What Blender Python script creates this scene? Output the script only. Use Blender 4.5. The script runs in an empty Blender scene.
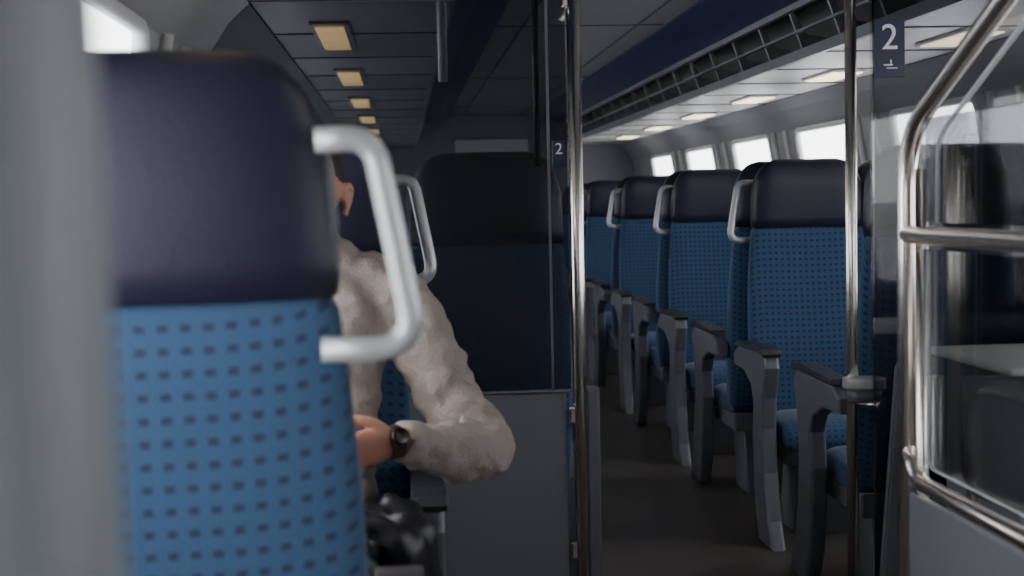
import bpy, bmesh, math, random
from mathutils import Vector, Matrix
random.seed(3)
S = bpy.context.scene
COL = S.collection

# ---------------------------------------------------------------- materials
def mat(name, col, rough=.5, metal=0, bump=0, bscale=40, var=0, vscale=6, spec=.5, coat=0, emis=None, estr=0):
    m = bpy.data.materials.new(name); m.use_nodes = True
    nt = m.node_tree; b = nt.nodes['Principled BSDF']
    b.inputs['Base Color'].default_value = (*col, 1)
    b.inputs['Roughness'].default_value = rough
    b.inputs['Metallic'].default_value = metal
    b.inputs['Specular IOR Level'].default_value = spec
    b.inputs['Coat Weight'].default_value = coat
    if emis:
        b.inputs['Emission Color'].default_value = (*emis, 1)
        b.inputs['Emission Strength'].default_value = estr
    tc = nt.nodes.new('ShaderNodeTexCoord')
    if var:
        n = nt.nodes.new('ShaderNodeTexNoise'); n.inputs['Scale'].default_value = vscale; n.inputs['Detail'].default_value = 5
        nt.links.new(tc.outputs['Object'], n.inputs['Vector'])
        mx = nt.nodes.new('ShaderNodeMix'); mx.data_type = 'RGBA'
        mx.inputs[6].default_value = (*[max(0, c*(1-var)) for c in col], 1)
        mx.inputs[7].default_value = (*[min(1, c*(1+var)) for c in col], 1)
        nt.links.new(n.outputs['Fac'], mx.inputs[0]); nt.links.new(mx.outputs[2], b.inputs['Base Color'])
    if bump:
        n = nt.nodes.new('ShaderNodeTexNoise'); n.inputs['Scale'].default_value = bscale; n.inputs['Detail'].default_value = 4
        nt.links.new(tc.outputs['Object'], n.inputs['Vector'])
        bp = nt.nodes.new('ShaderNodeBump'); bp.inputs['Strength'].default_value = bump; bp.inputs['Distance'].default_value = .01
        nt.links.new(n.outputs['Fac'], bp.inputs['Height']); nt.links.new(bp.outputs['Normal'], b.inputs['Normal'])
    return m

def fabric():
    m = bpy.data.materials.new('seat_fabric'); m.use_nodes = True
    nt = m.node_tree; b = nt.nodes['Principled BSDF']; L = nt.links.new
    b.inputs['Roughness'].default_value = .9
    b.inputs['Sheen Weight'].default_value = .12
    tc = nt.nodes.new('ShaderNodeTexCoord'); sp = nt.nodes.new('ShaderNodeSeparateXYZ'); L(tc.outputs['Object'], sp.inputs[0])
    def M(op, a, bb=None):
        n = nt.nodes.new('ShaderNodeMath'); n.operation = op
        for i, v in enumerate((a, bb)):
            if v is None: continue
            if isinstance(v, (int, float)): n.inputs[i].default_value = v
            else: L(v, n.inputs[i])
        return n.outputs[0]
    v = M('ADD', sp.outputs['Z'], sp.outputs['Y'])
    fx = M('ABSOLUTE', M('SUBTRACT', M('FRACT', M('MULTIPLY', M('ADD', sp.outputs['X'], 5), 1/.0255)), .5))
    fz = M('ABSOLUTE', M('SUBTRACT', M('FRACT', M('MULTIPLY', M('ADD', v, 5), 1/.0285)), .5))
    dx = M('LESS_THAN', fx, .23); dz = M('LESS_THAN', fz, .19)
    inner = M('MULTIPLY', M('LESS_THAN', fx, .10), M('GREATER_THAN', fz, .11))
    d = M('MULTIPLY', dx, dz); d = M('SUBTRACT', d, M('MULTIPLY', inner, .5)); d = M('MAXIMUM', d, 0)
    wv = nt.nodes.new('ShaderNodeTexNoise'); wv.inputs['Scale'].default_value = 220; L(tc.outputs['Object'], wv.inputs['Vector'])
    m1 = nt.nodes.new('ShaderNodeMix'); m1.data_type = 'RGBA'
    m1.inputs[6].default_value = (.015, .048, .108, 1); m1.inputs[7].default_value = (.027, .076, .158, 1); L(wv.outputs['Fac'], m1.inputs[0])
    m2 = nt.nodes.new('ShaderNodeMix'); m2.data_type = 'RGBA'
    L(m1.outputs[2], m2.inputs[6]); m2.inputs[7].default_value = (.007, .013, .038, 1)
    L(M('MULTIPLY', d, .9), m2.inputs[0]); L(m2.outputs[2], b.inputs['Base Color'])
    bp = nt.nodes.new('ShaderNodeBump'); bp.inputs['Strength'].default_value = .25; bp.inputs['Distance'].default_value = .004
    L(wv.outputs['Fac'], bp.inputs['Height']); L(bp.outputs['Normal'], b.inputs['Normal'])
    return m

def glass(name, tint, refl=.12):
    m = bpy.data.materials.new(name); m.use_nodes = True
    nt = m.node_tree; nt.nodes.clear(); L = nt.links.new
    o = nt.nodes.new('ShaderNodeOutputMaterial'); t = nt.nodes.new('ShaderNodeBsdfTransparent'); t.inputs[0].default_value = (*tint, 1)
    g = nt.nodes.new('ShaderNodeBsdfGlossy'); g.inputs['Roughness'].default_value = .03
    lw = nt.nodes.new('ShaderNodeLayerWeight'); lw.inputs[0].default_value = .2
    mm = nt.nodes.new('ShaderNodeMath'); mm.operation = 'MULTIPLY_ADD'; mm.inputs[1].default_value = .6; mm.inputs[2].default_value = refl*.4
    L(lw.outputs['Fresnel'], mm.inputs[0])
    mx = nt.nodes.new('ShaderNodeMixShader'); L(mm.outputs[0], mx.inputs[0]); L(t.outputs[0], mx.inputs[1]); L(g.outputs[0], mx.inputs[2]); L(mx.outputs[0], o.inputs[0])
    return m

FAB = fabric()
LEATH = mat('navy_leather', (.010, .011, .028), .40, bump=.12, bscale=180, spec=.45)
SHELL = mat('seat_plastic_grey', (.115, .122, .142), .38, var=.1)
PAD = mat('arm_pad_dark', (.035, .038, .046), .34, bump=.1, bscale=200)
HANDLE = mat('handle_grey_paint', (.42, .43, .445), .32, metal=.35)
CHROME = mat('brushed_steel', (.80, .75, .69), .25, metal=1, bump=.03, bscale=60)
FLOOR = mat('floor_lino', (.070, .058, .052), .34, var=.4, vscale=9, bump=.08, bscale=90)
WALL = mat('wall_panel_grey', (.22, .225, .235), .5, var=.05)
CEIL = mat('ceiling_grey', (.12, .12, .125), .42, var=.06, vscale=3)
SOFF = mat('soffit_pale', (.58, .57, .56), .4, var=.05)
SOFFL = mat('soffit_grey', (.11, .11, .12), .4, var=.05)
DARK = mat('rack_dark', (.03, .032, .037), .6)
RACK = mat('rack_metal', (.16, .17, .19), .35, metal=.3)
RIB = mat('rack_rib', (.12, .125, .14), .45)
BLUE = mat('navy_ceiling_band', (.012, .015, .06), .35)
PANEL = mat('partition_panel', (.15, .158, .182), .42, var=.06)
POSTM = mat('door_post_grey', (.17, .19, .21), .5)
WFRAME = mat('window_frame', (.45, .46, .47), .45)
LAMPR = mat('lamp_warm', (.9, .8, .6), .5, emis=(1, .78, .48), estr=2.6)
LAMPL = mat('lamp_amber', (.8, .6, .3), .5, emis=(1, .62, .19), estr=.6)
SIGN = mat('sign_navy', (.012, .02, .055), .4)
WHITE = mat('sign_white', (.75, .77, .8), .5)
SKIN = mat('skin', (.46, .22, .15), .5, var=.1, vscale=30, bump=.1, bscale=200)
HAIR = mat('hair_brown', (.02, .013, .010), .7, bump=.6, bscale=160)
SWEAT = mat('sweater_beige', (.335, .28, .25), .95, var=.15, vscale=140, bump=.6, bscale=240)
TROUS = mat('trousers_dark', (.012, .014, .022), .8, bump=.3, bscale=60)
JACK = mat('jacket_black', (.012, .012, .014), .42, bump=.35, bscale=14)
SHOE = mat('shoe_black', (.01, .01, .01), .4)
STRAP = mat('watch_strap', (.03, .018, .013), .5)
STEEL = mat('watch_steel', (.06, .05, .045), .3, metal=1)
PHONE = mat('phone_black', (.01, .01, .012), .15)
EYE = mat('eye', (.6, .6, .6), .2); LIP = mat('lip', (.36, .13, .10), .5)
TABLE = mat('table_pale', (.80, .79, .77), .4)
GLT = glass('glass_tinted', (.50, .51, .54), .08)
GLR = glass('glass_partition', (.62, .63, .65), .06)
GLC = glass('glass_clear', (.90, .905, .91), .15)
GLS = glass('glass_balustrade', (.86, .87, .88), .35)

# ---------------------------------------------------------------- helpers
def empty(name, loc=(0, 0, 0), rz=0):
    e = bpy.data.objects.new(name, None); COL.objects.link(e); e.location = loc; e.rotation_euler = (0, 0, rz); e.empty_display_size = .1
    return e
def link(name, me, m, parent=None, smooth=True):
    o = bpy.data.objects.new(name, me); COL.objects.link(o)
    if m and not me.materials: me.materials.append(m)
    if parent: o.parent = parent
    if smooth:
        for p in me.polygons: p.use_smooth = True
    return o
def bm_loft(bm, rings, cap=True):
    vs = [[bm.verts.new(p) for p in r] for r in rings]
    n = len(rings[0])
    for a, b in zip(vs, vs[1:]):
        for i in range(n):
            bm.faces.new((a[i], a[(i+1) % n], b[(i+1) % n], b[i]))
    if cap:
        bm.faces.new(vs[0][::-1]); bm.faces.new(vs[-1])
def done(bm, name):
    bmesh.ops.recalc_face_normals(bm, faces=bm.faces)
    me = bpy.data.meshes.new(name); bm.to_mesh(me); bm.free(); return me
def sgnpow(v, p): return math.copysign(abs(v)**p, v)
def se_ring(cx, cy, z, rx, ry, e=2.0, n=40, bow=0):
    r = []
    for i in range(n):
        a = 2*math.pi*i/n
        x = rx*sgnpow(math.cos(a), 2/e); y = ry*sgnpow(math.sin(a), 2/e)
        r.append((cx+x, cy+y-bow*(x/max(rx, .01))**2, z))
    return r
def bm_box(bm, x0, x1, y0, y1, z0, z1):
    v = [bm.verts.new(p) for p in ((x0,y0,z0),(x1,y0,z0),(x1,y1,z0),(x0,y1,z0),(x0,y0,z1),(x1,y0,z1),(x1,y1,z1),(x0,y1,z1))]
    for f in ((0,3,2,1),(4,5,6,7),(0,1,5,4),(1,2,6,5),(2,3,7,6),(3,0,4,7)):
        bm.faces.new([v[i] for i in f])
def box(name, x0, x1, y0, y1, z0, z1, m, parent=None, bev=0, seg=3):
    bm = bmesh.new(); bm_box(bm, x0, x1, y0, y1, z0, z1)
    if bev: bmesh.ops.bevel(bm, geom=bm.edges[:], offset=bev, segments=seg, profile=.5, affect='EDGES')
    return link(name, done(bm, name), m, parent, smooth=False)
def prism(name, poly, x0, x1, bev=.01):
    bm = bmesh.new(); a = [bm.verts.new((x0, y, z)) for y, z in poly]; b = [bm.verts.new((x1, y, z)) for y, z in poly]
    n = len(poly); bm.faces.new(a); bm.faces.new(b[::-1])
    for i in range(n): bm.faces.new((a[i], b[i], b[(i+1) % n], a[(i+1) % n]))
    bmesh.ops.recalc_face_normals(bm, faces=bm.faces)
    if bev:
        ed = [e for e in bm.edges if abs(e.verts[0].co.x-e.verts[1].co.x) < 1e-6]
        bmesh.ops.bevel(bm, geom=ed, offset=bev, segments=3, profile=.5, affect='EDGES')
    return done(bm, name)
def fillet(pts, r, closed=False):
    pts = [Vector(p) for p in pts]; out = [pts[0]]
    for i in range(1, len(pts)-1):
        p, a, b = pts[i], pts[i-1], pts[i+1]
        rr = min(r, (a-p).length*.48, (b-p).length*.48)
        s = p+(a-p).normalized()*rr; e = p+(b-p).normalized()*rr
        for k in range(9):
            t = k/8; out.append(s*(1-t)**2+p*2*t*(1-t)+e*t*t)
    out.append(pts[-1]); return out
def bm_tube(bm, pts, rad, n=16, cap=True, flat=1.0):
    pts = [Vector(p) for p in pts]
    if not isinstance(rad, (list, tuple)): rad = [rad]*len(pts)
    rings = []; T = (pts[1]-pts[0]).normalized()
    N = T.orthogonal().normalized()
    if abs(T.z) < .9: N = (Vector((0, 0, 1))-T*T.z).normalized()
    for i, p in enumerate(pts):
        t = (pts[min(i+1, len(pts)-1)]-pts[max(i-1, 0)]).normalized()
        N = (N-t*N.dot(t)).normalized(); B = t.cross(N)
        rings.append([p+(N*math.cos(2*math.pi*k/n)*flat+B*math.sin(2*math.pi*k/n))*rad[i] for k in range(n)])
    bm_loft(bm, rings, cap)
def tube(name, pts, rad, m, parent=None, r=.05, n=20):
    bm = bmesh.new(); bm_tube(bm, fillet(pts, r), rad, n)
    return link(name, done(bm, name), m, parent)
def blob(bm, c, r, seg=20):
    mtx = Matrix.Translation(c) @ Matrix.Diagonal((*r, 1))
    bmesh.ops.create_uvsphere(bm, u_segments=seg, v_segments=seg//2+2, radius=1, matrix=mtx)
def smooth_path(pts, rad, k=6):
    P = [Vector(p) for p in pts]; op, orr = [], []
    for i in range(len(P)-1):
        p0, p1, p2, p3 = P[max(i-1, 0)], P[i], P[i+1], P[min(i+2, len(P)-1)]
        for j in range(k):
            t = j/k
            op.append(.5*((2*p1)+(p2-p0)*t+(2*p0-5*p1+4*p2-p3)*t*t+(3*p1-p0-3*p2+p3)*t**3))
            orr.append(rad[i]*(1-t)+rad[i+1]*t)
    op.append(P[-1]); orr.append(rad[-1]); return op, orr

# ---------------------------------------------------------------- seat meshes (facing -Y)
def mk_back():
    bm = bmesh.new()
    prof = [(.40,-.105,.235,.03),(.43,-.105,.248,.05),(.55,-.085,.258,.058),(.70,-.06,.262,.055),(.85,-.04,.261,.05),
            (1.0,-.022,.255,.045),(1.12,-.010,.245,.042),(1.205,-.002,.235,.042),(1.218,0,.226,.034)]
    bm_loft(bm, [se_ring(0, y, z, w, t, 4.5, 48, .012) for z, y, w, t in prof]); return done(bm, 'backrest')
def mk_head():
    bm = bmesh.new()
    prof = [(1.214,0,.224,.034),(1.222,0,.235,.046),(1.26,.001,.237,.052),(1.32,.0,.236,.056),(1.38,-.004,.231,.058),(1.41,-.006,.224,.056),
            (1.44,-.006,.213,.052),(1.465,-.005,.197,.046),(1.483,-.003,.178,.038),(1.494,0,.158,.028),(1.502,0,.128,.010)]
    bm_loft(bm, [se_ring(0, y, z, w, t, 4.0, 48, .016) for z, y, w, t in prof]); return done(bm, 'headrest')
def mk_cush():
    bm = bmesh.new(); rings = []
    for y, zc, hw, ht in [(-.10,.415,.22,.04),(-.12,.415,.235,.058),(-.25,.41,.24,.062),(-.40,.415,.243,.065),(-.48,.412,.24,.06),(-.515,.405,.23,.048),(-.53,.40,.21,.03)]:
        rings.append([(x, y, zc+zz) for x, zz, _ in [(p[0], p[1], 0) for p in se_ring(0, 0, 0, hw, ht, 4, 40)]])
    bm_loft(bm, rings); return done(bm, 'seat_cushion')
ARM = [(-.03,.70),(-.10,.735),(-.46,.745),(-.53,.735),(-.548,.69),(-.53,.64),(-.505,.57),(-.49,.45),(-.505,.28),(-.56,.10),(-.62,.0),(-.42,.0),(-.37,.12),(-.34,.28),(-.33,.42),(-.355,.54),(-.32,.60),(-.20,.645),(-.03,.65)]
PADP = [(-.08,.737),(-.10,.755),(-.47,.768),(-.535,.762),(-.55,.745),(-.54,.732),(-.46,.742)]
ME = dict(back=mk_back(), head=mk_head(), cush=mk_cush(),
    under=prism('seat_base', [(-.08,.30),(-.08,.38),(-.49,.36),(-.46,.30)], -.23, .23, .01),
    ped=prism('pedestal', [(-.14,.0),(-.20,.31),(-.42,.31),(-.36,.0)], -.16, .16, .01))
for sx, k in ((-1, 'L'), (1, 'R')):
    a, b = sorted((sx*.262, sx*.322))
    ME['arm'+k] = prism('armrest_frame', ARM, a, b, .012)
    a, b = sorted((sx*.255, sx*.330))
    ME['pad'+k] = prism('armrest_pad', PADP, a, b, .006)
    bm = bmesh.new()
    pts = [(sx*.215,.035,1.405),(sx*.28,.03,1.407),(sx*.325,.01,1.165),(sx*.215,.02,1.168)]
    bm_tube(bm, fillet(pts, .055), .0145, 16)
    ME['han'+k] = done(bm, 'grab_handle')
def seat(x, y, away=False, aisle='L', arm=True, handle=True):
    e = empty('train_seat', (x, y, 0), math.pi if away else 0)
    k = aisle
    if away: k = 'R' if aisle == 'L' else 'L'
    link('backrest', ME['back'], FAB, e); link('headrest', ME['head'], LEATH, e); link('seat_cushion', ME['cush'], FAB, e)
    link('seat_base', ME['under'], SHELL, e, False); link('pedestal', ME['ped'], SHELL, e, False)
    if arm: link('armrest_frame', ME['arm'+k], SHELL, e, False); link('armrest_pad', ME['pad'+k], PAD, e, False)
    h = link('grab_handle', ME['han'+k], HANDLE, e) if handle else None
    return e, h

XR, XR2, XL, XL2 = 1.685, 2.20, .255, -.275
P0 = 1.75
for k in range(5):
    ya, yf = 4.30+k*P0, 5.78+k*P0
    for x, s, ai in ((XR,'L',1),(XR2,'L',0),(XL,'R',1),(XL2,'R',0)):
        seat(x, ya, True, s, ai, False); seat(x, yf, False, s, ai, ai)
ns, nh = seat(-.312, 1.62, True, 'R'); ns.location.z = .026; nh.location.z = -.008
box('plinth', -.24, .24, -.56, -.10, -.026, .0, SHELL, ns, .004)
seat(-.255, 3.32, False, 'R')

# ---------------------------------------------------------------- coach shell
CX = .93; Y0, Y1 = -1.6, 14.6
def strip(bm, x0, z0, x1, z1, y0, y1):
    v = [bm.verts.new(p) for p in ((x0,y0,z0),(x0,y1,z0),(x1,y1,z1),(x1,y0,z1))]; bm.faces.new(v)
def shellobj(name, bm, m, th=.03):
    o = link(name, done(bm, name), m, None, False)
    if th:
        s = o.modifiers.new('s', 'SOLIDIFY'); s.thickness = th; s.offset = 0
    return o
box('floor', -.70, 2.56, Y0, Y1, -.06, 0, FLOOR)
HW = .52
for side in (1, -1):
    X = lambda dx: CX+side*dx
    win_c = [(6.30 if side > 0 else 6.04)+1.68*i for i in range(-4, 5)]
    nm = 'right' if side > 0 else 'left'
    bm = bmesh.new()
    strip(bm, X(1.60), 0, X(1.60), .88, Y0, Y1)
    edges = [Y0]
    for c in win_c: edges += [c-HW, c+HW]
    edges.append(Y1)
    for i in range(0, len(edges), 2):
        if edges[i+1] > edges[i]:
            strip(bm, X(1.60), .88, X(1.575), 1.30, edges[i], edges[i+1]); strip(bm, X(1.575), 1.30, X(1.50), 1.76, edges[i], edges[i+1])
    strip(bm, X(1.50), 1.76, X(1.42), 1.88, Y0, Y1); strip(bm, X(1.42), 1.88, X(1.36), 1.935, Y0, Y1)
    shellobj('wall_'+nm, bm, WALL, .03)
    for c in win_c:
        e = empty('window_%d' % (win_c.index(c)+1+(0 if side > 0 else len(win_c))))
        loop = [(X(1.595), c-HW, .88), (X(1.57), c-HW, 1.30), (X(1.497), c-HW, 1.75), (X(1.497), c+HW, 1.75), (X(1.57), c+HW, 1.30), (X(1.595), c+HW, .88)]
        tube('frame', loop+[loop[0]], .02, WFRAME, e, .07, 8)
        bm = bmesh.new(); strip(bm, X(1.61), .88, X(1.585), 1.30, c-HW, c+HW); strip(bm, X(1.585), 1.30, X(1.51), 1.76, c-HW, c+HW)
        link('pane', done(bm, 'pane'), GLC, e, False)
    bm = bmesh.new()
    for c in win_c[:-1]:
        for yy in (c+.70, c+.98):
            bm_tube(bm, [(X(1.585), yy, .9), (X(1.55), yy, 1.30), (X(1.475), yy, 1.76)], .018, 8)
    link('trim_%d' % (1 if side > 0 else 2), done(bm, 'trim'), WFRAME)
    box('baseboard_'+nm, *sorted((X(1.50), X(1.58))), Y0+.05, Y1-.05, .0, .20, PANEL, None, .01)
    e = empty('luggage_rack')
    bm = bmesh.new(); bm_box(bm, *sorted((X(.79), X(1.36))), Y0, Y1, 1.93, 1.95)
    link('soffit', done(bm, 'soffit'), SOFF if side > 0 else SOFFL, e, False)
    bm = bmesh.new()
    for z, xx, w in ((1.95, .785, .022), (2.04, .755, .005), (2.135, .72, .014)):
        bm_box(bm, *sorted((X(xx-.012), X(xx+.012))), Y0, Y1, z-w, z+w)
    link('rack_rails', done(bm, 'rack_rails'), RACK, e, False)
    bm = bmesh.new(); y = Y0+.2
    while y < Y1:
        v = [bm.verts.new((X(a), y+dy, z)) for dy in (0, .02) for a, z in ((.785,1.951),(.99,1.951),(.99,2.0),(.80,2.03),(.735,2.13),(.72,2.13))]
        bm.faces.new(v[:6]); bm.faces.new(v[6:][::-1])
        for i in range(6): bm.faces.new((v[i], v[(i+1) % 6], v[6+(i+1) % 6], v[6+i]))
        y += .52
    link('rack_ribs', done(bm, 'rack_ribs'), RIB, e, False)
    bm = bmesh.new()
    bm_box(bm, *sorted((X(1.0), X(1.02))), Y0, Y1, 1.95, 2.26)
    link('rack_back', done(bm, 'rack_back'), DARK, e, False)
    bm = bmesh.new()
    y = 4.8-1.55*4-.77
    while y < Y1:
        bm_box(bm, *sorted((X(.79), X(1.35))), y, y+.012, 1.926, 1.9305); y += 1.55/2
    link('panel_joints', done(bm, 'panel_joints'), DARK, e, False)
    for k in range(-4, 6):
        yc = (4.85 if side < 0 else 5.10)+1.55*k
        if yc > Y1-.6: continue
        le = empty('ceiling_lamp')
        hl = .35 if side < 0 else .25
        hx = .062 if side < 0 else .085
        box('housing', *sorted((X(1.15-hx), X(1.15+hx))), yc-hl, yc+hl, 1.918, 1.9298, WFRAME if side > 0 else SOFFL, le, .004)
        LM = LAMPR if side > 0 else LAMPL
        box('diffuser', *sorted((X(1.15-hx+.015), X(1.15+hx-.015))), yc-hl+.025, yc-.008, 1.912, 1.9178, LM, le, .002)
        box('diffuser_rear', *sorted((X(1.15-hx+.015), X(1.15+hx-.015))), yc+.008, yc+hl-.025, 1.912, 1.9178, LM, le, .002)
bm = bmesh.new()
for side in (1, -1):
    X = lambda dx: CX+side*dx
    strip(bm, X(.715), 2.15, X(.60), 2.20, Y0, Y1); strip(bm, X(.60), 2.20, X(.44), 2.238, Y0, Y1)
shellobj('trim_3', bm, BLUE, .01)
bm = bmesh.new(); bm_box(bm, CX-1.66, CX+1.66, Y0, Y1, 2.245, 2.28)
link('ceiling', done(bm, 'ceiling'), CEIL, None, False)
bm = bmesh.new()
for yy in [1.2+3.0*i for i in range(5)]: bm_box(bm, CX-.43, CX+.43, yy, yy+.012, 2.241, 2.2448)
for xx in (-.30, .29): bm_box(bm, CX+xx, CX+xx+.012, Y0, Y1, 2.24, 2.2446)
link('trim_4', done(bm, 'trim_4'), DARK, None, False)
box('wall_back', -.7, 2.56, Y0-.04, Y0, 0, 2.28, WALL)
box('wall_front', -.7, 2.56, Y1, Y1+.04, 0, 2.28, PANEL)
e = empty('door_1')
box('leaf', .55, 1.31, Y1-.05, Y1-.005, 0.0, 2.0, WFRAME, e, .01)
box('pane', .66, 1.20, Y1-.058, Y1-.051, .9, 1.8, DARK, e, .002)
box('door_handle', .69, .71, Y1-.09, Y1-.058, .9, 1.1, CHROME, e, .005)

# ---------------------------------------------------------------- transverse glass partition
PY = 4.05
e = empty('glass_partition')
tube('pole', [(.500, PY-.02, 0), (.500, PY-.02, 2.24)], .020, CHROME, e)
box('lower_panel', -.66, .460, PY-.015, PY+.015, .0, .79, PANEL, e, .006)
box('top_rail', -.66, .480, PY-.022, PY+.022, .79, .80, RACK, e, .004)
box('pane', -.66, .477, PY-.004, PY+.004, .801, 2.24, GLT, e)
box('edge_strip', .42, .427, PY-.008, PY+.008, .801, 2.24, RACK, e)
tube('upright', [(.125, PY+.04, 1.70), (.125, PY+.04, 2.24)], .014, WFRAME, e)
tube('upright_2', [(.395, PY+.04, 1.45), (.395, PY+.04, 2.24)], .010, DARK, e)
box('side_panel', .52, .56, PY-.01, PY+.05, .0, .80, SHELL, e, .008)
for z in (.30, .70, 1.9):
    box('clamp', .467, .495, PY-.03, PY+.012, z, z+.05, CHROME, e, .005)
e = empty('glass_partition')
tube('pole', [(1.345, PY+.08, 0), (1.345, PY+.08, 2.24)], .018, CHROME, e)
box('pane', 1.385, 2.50, PY-.004, PY+.004, .02, 2.24, GLR, e)
box('edge_strip', 1.380, 1.388, PY-.007, PY+.007, .02, 2.24, GLC, e)
for z in (.72, 2.0):
    tube('clamp', [(1.345, PY+.08, z), (1.40, PY, z)], .011, CHROME, e)
def sign(x, y, z, w, h, big):
    e = empty('class_sign', (x, y, z))
    box('plate', -w/2, w/2, -.002, .002, -h/2, h/2, SIGN, e, .0015, 1)
    c = bpy.data.curves.new('numeral', 'FONT'); c.body = '2'; c.size = h*.62; c.align_x = 'CENTER'; c.extrude = .0006
    o = bpy.data.objects.new('numeral', c); COL.objects.link(o); o.parent = e; o.rotation_euler = (math.pi/2, 0, 0); o.location = (0, -.0032, -h*.02); c.materials.append(WHITE)
    if big:
        box('pictogram_1', -w*.2, w*.1, -.0032, -.002, -h*.30, -h*.275, WHITE, e); box('pictogram_2', w*.02, w*.06, -.0032, -.002, -h*.30, -h*.2, WHITE, e)
        box('pictogram_3', -w*.1, w*.25, -.0032, -.002, -h*.35, -h*.335, WHITE, e)
sign(1.432, PY-.012, 1.775, .092, .17, True)
sign(.452, PY-.012, 1.485, .038, .075, False)
e = empty('pole_bracket')
bm = bmesh.new(); bm_loft(bm, [se_ring(1.375, PY+.06, z, .062, .05, 3, 32) for z in (.765, .772, .79, .796)]); link('plate', done(bm, 'plate'), HANDLE, e)
bm = bmesh.new(); bm_loft(bm, [se_ring(1.375, PY+.06, z, .05, .04, 3, 32) for z in (.725, .765)]); link('collar', done(bm, 'collar'), SHELL, e)
bm = bmesh.new()
a = [(1.375, 0), (1.455, 0), (1.485, .84), (1.455, .86), (1.44, .84)]
v = [bm.verts.new((x, PY-.05+dy, z)) for dy in (0, .035) for x, z in a]
bm.faces.new(v[:5]); bm.faces.new(v[5:][::-1])
for i in range(5): bm.faces.new((v[i], v[(i+1) % 5], v[5+(i+1) % 5], v[5+i]))
bmesh.ops.bevel(bm, geom=bm.edges[:], offset=.006, segments=2, affect='EDGES')
link('seat_end_fairing', done(bm, 'fairing'), PANEL, None, False)

# ---------------------------------------------------------------- stair balustrade (right)
BX = 1.064
e = empty('stair_balustrade')
tube('main_tube', [(BX, 2.90, 0), (BX, 2.90, 1.47), (BX, 2.41, 1.69), (BX, 1.2, 2.22)], .0205, CHROME, e, .12)
tube('inner_upright', [(BX+.012, 2.845, .0), (BX+.012, 2.845, 1.40)], .014, CHROME, e)
tube('mid_rail', [(BX, 2.90, 1.262), (BX, 1.0, 1.262)], .0195, CHROME, e)
tube('lower_rail', [(BX, 2.89, .80), (BX, 2.84, .745), (BX, 1.0, .745)], .017, CHROME, e, .05)
box('lower_glass', BX-.004, BX+.004, 1.0, 2.80, .79, 1.235, GLS, e)
box('upper_glass', BX-.004, BX+.004, 1.9, 2.80, 1.29, 1.50, GLS, e)
tube('glass_trim', [(BX+.006, 2.79, 1.23), (BX+.006, 2.79, .785), (BX+.006, 1.0, .785)], .005, WFRAME, e, .03)
tube('upper_trim', [(BX+.006, 2.74, 1.29), (BX+.006, 2.74, 1.46), (BX+.006, 2.3, 1.66), (BX+.006, 1.9, 1.84)], .005, WFRAME, e, .05)
box('kick_panel', BX-.008, BX+.014, 1.0, 2.87, .0, .715, PANEL, e, .004)
tube('end_post', [(BX, 1.0, 0), (BX, 1.0, 1.27)], .0195, CHROME, e)
e = empty('stair_handrail')
tube('rail', [(1.30, 3.12, .0), (1.30, 3.12, .90), (1.34, 2.95, .90), (1.40, 2.3, .70), (1.45, 1.5, .40)], .014, CHROME, e, .14)
tube('second_rail', [(1.30, 3.12, .66), (1.36, 2.9, .64), (1.42, 2.3, .48), (1.45, 1.6, .26)], .011, CHROME, e, .12)
e = empty('stair_ledge')
box('top', 1.47, 2.35, 3.30, 3.86, .895, .915, TABLE, e, .008)
box('body', 1.52, 2.33, 3.36, 3.84, .0, .895, PANEL, e, .01)

# ---------------------------------------------------------------- near door post (left)
bm = bmesh.new(); bm_loft(bm, [se_ring(-.137-.018*(z-1.2), .50, z, .032, .05, 3.2, 32) for z in (0, .7, 1.3, 1.8, 2.24)])
link('trim_5', done(bm, 'trim_5'), POSTM)

# ---------------------------------------------------------------- passenger
man = empty('seated_man', (-.03, 0, 0))
def finish(bm, name, m, vox, sm=4, disp=0, dsz=.08):
    o = link(name, done(bm, name), m, man)
    r = o.modifiers.new('r', 'REMESH'); r.mode = 'VOXEL'; r.voxel_size = vox; r.use_smooth_shade = True
    s = o.modifiers.new('s', 'SMOOTH'); s.iterations = sm; s.factor = .5
    if disp:
        t = bpy.data.textures.new(name+'_folds', 'CLOUDS'); t.noise_scale = dsz; t.noise_depth = 1
        d = o.modifiers.new('d', 'DISPLACE'); d.texture = t; d.strength = disp; d.mid_level = .5; d.texture_coords = 'LOCAL'
    return o
TX = -.215
bm = bmesh.new()
prof = [(.50,3.02,.185,.125),(.56,3.01,.19,.13),(.66,3.0,.175,.125),(.80,3.0,.172,.12),(.95,3.01,.188,.122),(1.07,3.03,.20,.12),(1.15,3.045,.198,.11),
        (1.20,3.05,.172,.095),(1.24,3.05,.14,.08),(1.275,3.045,.10,.07),(1.30,3.04,.075,.066)]
bm_loft(bm, [se_ring(TX+(.02 if z > 1.22 else 0), y, z, rx, ry, 2.3, 32) for z, y, rx, ry in prof])
p, r = smooth_path([(-.12,3.05,1.195),(-.005,3.05,1.155),(.07,3.03,1.03),(.135,2.995,.90),(.19,2.95,.835),(.16,2.89,.828),(.09,2.82,.85),(.035,2.765,.875)],
                   [.06,.076,.074,.067,.060,.060,.055,.044]); bm_tube(bm, p, r, 24)
p, r = smooth_path([(-.31,3.05,1.195),(-.425,3.05,1.155),(-.48,3.03,1.03),(-.515,2.995,.90),(-.52,2.95,.845),(-.50,2.89,.84),(-.45,2.82,.858),(-.385,2.765,.880)],
                   [.06,.076,.074,.067,.060,.060,.054,.043]); bm_tube(bm, p, r, 24)
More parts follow.
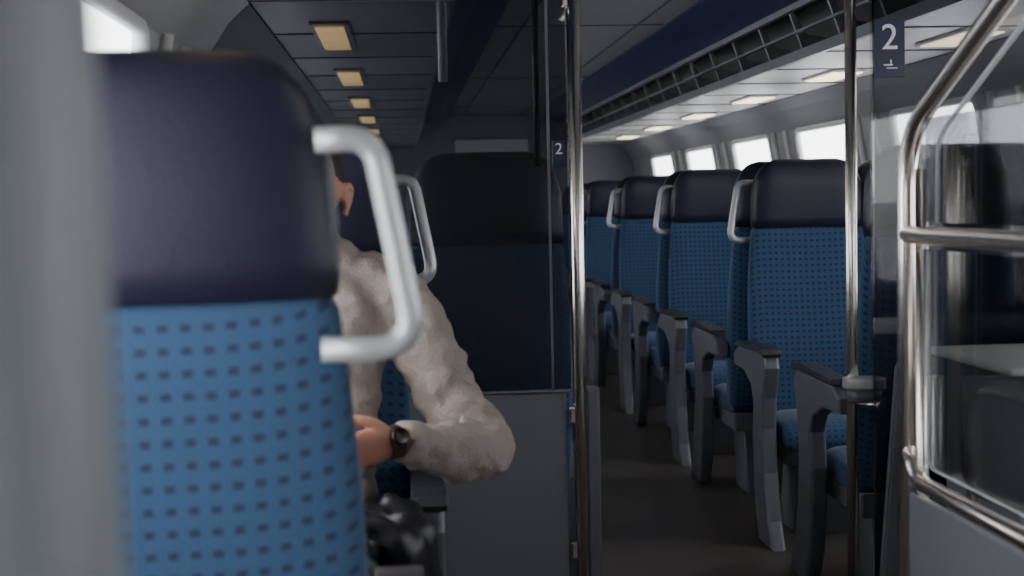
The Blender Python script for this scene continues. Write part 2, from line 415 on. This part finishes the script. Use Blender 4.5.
for a, b, rr in (((.235,2.93,.86),(.13,2.90,.905),.014),((.22,2.96,.90),(.11,2.95,.945),.013),((.20,2.90,.79),(.10,2.85,.815),.012)):
    a, b = Vector(a), Vector(b); mid = (a+b)/2+Vector((0,-.015,0))
    p, r = smooth_path([a, mid, b], [rr*.6, rr, rr*.6]); bm_tube(bm, p, r, 10)
finish(bm, 'sweater', SWEAT, .008, 7, .028, .05)
for sx, c, d in ((1, (.035,2.765,.875), Vector((-.055,-.055,.022))), (-1, (-.385,2.765,.880), Vector((.065,-.055,.022)))):
    bm = bmesh.new(); c = Vector(c); d.normalize()
    bm_tube(bm, [c-d*.012, c-d*.008, c+d*.03, c+d*.036, c+d*.03], [.040,.046,.041,.037,.030], 24)
    link('cuff', done(bm, 'cuff'), SWEAT, man)
bm = bmesh.new(); bm_loft(bm, [se_ring(TX+.03, 3.04, z, r, r, 2, 28) for z, r in ((1.275,.078),(1.30,.072),(1.318,.067),(1.318,.058),(1.29,.056))], False)
link('collar', done(bm, 'collar'), SWEAT, man)
# head
HC = Vector((TX+.043, 3.0, 1.385))
bm = bmesh.new()
blob(bm, HC+Vector((0,.015,.02)), (.076,.096,.100), 28)
blob(bm, HC+Vector((0,-.025,-.045)), (.060,.065,.075), 24)
blob(bm, HC+Vector((0,-.062,-.095)), (.032,.028,.024))
p, r = smooth_path([HC+Vector((-.015,.03,-.15)), HC+Vector((-.005,.02,-.10)), HC+Vector((0,.01,-.03))], [.056,.054,.055]); bm_tube(bm, p, r, 24)
p, r = smooth_path([HC+Vector((0,-.085,.015)), HC+Vector((0,-.105,-.02)), HC+Vector((0,-.108,-.035))], [.008,.012,.014]); bm_tube(bm, p, r, 12)
blob(bm, HC+Vector((0,-.088,.022)), (.05,.014,.010))
for sx in (-1, 1):
    a = HC+Vector((sx*.076, .012, -.026))
    pts = [a+Vector((0,-.004,-.032)), a+Vector((sx*.006,.004,-.018)), a+Vector((sx*.014,.016,.006)), a+Vector((sx*.016,.014,.026)), a+Vector((sx*.010,.0,.034)), a+Vector((sx*.002,-.010,.024)), a+Vector((0,-.010,.0))]
    p, r = smooth_path(pts, [.008,.0065,.006,.006,.006,.006,.007]); bm_tube(bm, p, r, 10)
    blob(bm, a+Vector((sx*.004,.004,.004)), (.006,.014,.026), 12)
finish(bm, 'head', SKIN, .004, 3)
for sx in (-1, 1):
    bm = bmesh.new(); blob(bm, HC+Vector((sx*.032,-.078,.002)), (.013,.010,.009)); link('eye', done(bm, 'eye'), EYE, man)
    bm = bmesh.new(); p, r = smooth_path([HC+Vector((sx*.015,-.098,.024)), HC+Vector((sx*.034,-.094,.030)), HC+Vector((sx*.05,-.08,.022))], [.003,.0045,.002]); bm_tube(bm, p, r, 8); link('eyebrow', done(bm, 'eyebrow'), HAIR, man)
bm = bmesh.new(); p, r = smooth_path([HC+Vector((-.024,-.084,-.066)), HC+Vector((0,-.092,-.064)), HC+Vector((.024,-.084,-.066))], [.003,.007,.003]); bm_tube(bm, p, r, 10); link('mouth', done(bm, 'mouth'), LIP, man)
bm = bmesh.new(); blob(bm, HC+Vector((0,.024,.032)), (.081,.098,.101), 36)
for v in list(bm.verts):
    q = v.co-HC
    if (q.y < -.045 and q.z < .065) or (q.y < .0 and q.z < .005) or q.z < -.06:
        v.co = HC+Vector((0,.02,.01))+(v.co-HC-Vector((0,.02,.01)))*.80
hr = link('hair', done(bm, 'hair'), HAIR, man)
# hands
def hand(name, W, U, V, N, curl):
    U, V, N = U.normalized(), V.normalized(), N.normalized()
    bm = bmesh.new()
    rings = []
    for u, hv, hn, e in ((-.045,.025,.021,2),(-.01,.027,.020,2),(.01,.032,.019,2.4),(.04,.040,.018,2.6),(.075,.041,.015,2.8),(.092,.036,.011,2.6)):
        rings.append([W+U*u+V*x+N*y for x, y, _ in se_ring(0, 0, 0, hv, hn, e, 24)])
    bm_loft(bm, rings)
    for i, (off, ln, rr) in enumerate(((.029,.072,.0092),(.010,.080,.0095),(-.010,.074,.0090),(-.028,.058,.0080))):
        p = W+U*.08+V*off; pts = [p]; rad = [rr*1.08]; ang = .15
        for seg, f in enumerate((.45,.32,.23)):
            ang += curl*(.8 if seg == 0 else 1.0)+.05*i
            d = U*math.cos(ang)+N*math.sin(ang)+V*off*1.2
            pts.append(pts[-1]+d*ln*f*1.15); rad.append(rr*(1-.1*(seg+1)))
        p2, r2 = smooth_path(pts, rad, 4); bm_tube(bm, p2, r2, 12); blob(bm, p2[-1], (r2[-1],)*3, 10)
    a = W+U*.018+V*.024
    pts = [a, a+U*.025+V*.020+N*.012, a+U*.052+V*.026+N*.028, a+U*.072+V*.018+N*.040]
    p2, r2 = smooth_path(pts, [.015,.0125,.0105,.0085], 4); bm_tube(bm, p2, r2, 12); blob(bm, p2[-1], (r2[-1],)*3, 10)
    return finish(bm, name, SKIN, .0028, 2)
WL = Vector((.0,2.735,.884))
UL = Vector((-.88,-.42,-.10))
NL = Vector((-.42,.80,.38)); NL = (NL-UL.normalized()*NL.dot(UL.normalized()))
VL = UL.cross(NL)
if VL.z < 0: VL = -VL
hand('hand_left', WL, UL, VL, NL, .55)
WR = Vector((-.365,2.74,.888)); UR = Vector((.88,-.42,-.10)); NR = Vector((.42,.80,.38)); NR = NR-UR.normalized()*NR.dot(UR.normalized()); VR = UR.cross(NR)
if VR.z < 0: VR = -VR
hand('hand_right', WR, UR, VR, NR, .55)
ph = box('smartphone', -.075, .075, -.004, .004, -.037, .037, PHONE, man, .003)
ph.location = (-.175, 2.715, .905); ph.rotation_euler = (.45, 0, 0)
d = UL.normalized(); c = WL-d*.002
bm = bmesh.new(); bm_tube(bm, [c-d*.013, c-d*.010, c+d*.010, c+d*.013], [.028,.033,.033,.028], 28)
link('watch_strap', done(bm, 'watch_strap'), STRAP, man)
nrm = Vector((.1,-.8,.35)); nrm = (nrm-d*nrm.dot(d)).normalized()
bm = bmesh.new(); bm_tube(bm, [c+nrm*.024, c+nrm*.036, c+nrm*.038], [.018,.018,.015], 28); link('watch_case', done(bm, 'watch_case'), STEEL, man)
# legs
bm = bmesh.new()
bm_loft(bm, [se_ring(TX, 3.0, z, rx, ry, 2.3, 28) for z, rx, ry in ((.485,.15,.11),(.50,.175,.125),(.58,.18,.125),(.64,.165,.115))])
for sx in (-1, 1):
    p, r = smooth_path([(TX+sx*.09,3.0,.57),(TX+sx*.11,2.75,.59),(TX+sx*.12,2.50,.60),(TX+sx*.12,2.45,.54),(TX+sx*.115,2.48,.32),(TX+sx*.11,2.50,.09)],[.092,.082,.066,.064,.056,.045]); bm_tube(bm, p, r, 20)
finish(bm, 'trousers', TROUS, .012, 4, .014, .06)
for sx in (-1, 1):
    bm = bmesh.new(); x = TX+sx*.11
    p, r = smooth_path([(x,2.545,.055),(x,2.50,.06),(x,2.40,.048),(x,2.32,.038),(x,2.285,.032)], [.036,.05,.044,.042,.026]); bm_tube(bm, p, r, 20)
    for v in bm.verts: v.co.z = max(v.co.z, .003)
    finish(bm, 'shoe', SHOE, .006, 2)
bm = bmesh.new()
blob(bm, (-.07,2.72,.70), (.13,.13,.055), 24); blob(bm, (.02,2.70,.67), (.05,.12,.10), 20); blob(bm, (-.15,2.66,.71), (.10,.10,.05), 20)
for i, (a, b, cc, rr) in enumerate((((-.10,2.62,.78),(-.0,2.60,.72),(.05,2.62,.58),.028),((-.12,2.60,.74),(-.05,2.58,.66),(.0,2.58,.56),.03),((-.02,2.68,.78),(.05,2.66,.72),(.07,2.68,.60),.024))):
    p, r = smooth_path([a, b, cc], [rr*.6, rr, rr*.8]); bm_tube(bm, p, r, 14)
finish(bm, 'folded_jacket', JACK, .008, 4, .022, .07)

# ---------------------------------------------------------------- light
w = bpy.data.worlds.new('overcast'); S.world = w; w.use_nodes = True
bg = w.node_tree.nodes['Background']; bg.inputs[0].default_value = (.97, .98, 1, 1); bg.inputs[1].default_value = 8.5
def area(name, loc, rot, sx, sy, pw, col):
    l = bpy.data.lights.new(name, 'AREA'); l.shape = 'RECTANGLE'; l.size = sx; l.size_y = sy; l.energy = pw; l.color = col
    o = bpy.data.objects.new(name, l); COL.objects.link(o); o.location = loc; o.rotation_euler = rot; return o
area('near_fill_light', (CX, 1.4, 2.225), (0, 0, 0), .3, .3, 3, (1, .93, .84))  # added fill under the ceiling for the near zone, belongs to no fixture

# ---------------------------------------------------------------- camera
cam = bpy.data.cameras.new('camera'); co = bpy.data.objects.new('camera', cam); COL.objects.link(co); S.camera = co
cam.sensor_width = 36; cam.lens = 36*1400/1024; cam.clip_start = .02
R = Matrix.Rotation(math.radians(-4.37), 4, 'Z') @ Matrix.Rotation(math.radians(90-3.54), 4, 'X') @ Matrix.Rotation(math.radians(-1.2), 4, 'Z')
co.matrix_world = Matrix.Translation((0, 0, 1.35)) @ R
cam.dof.use_dof = True; cam.dof.focus_distance = 4.6; cam.dof.aperture_fstop = 3.8
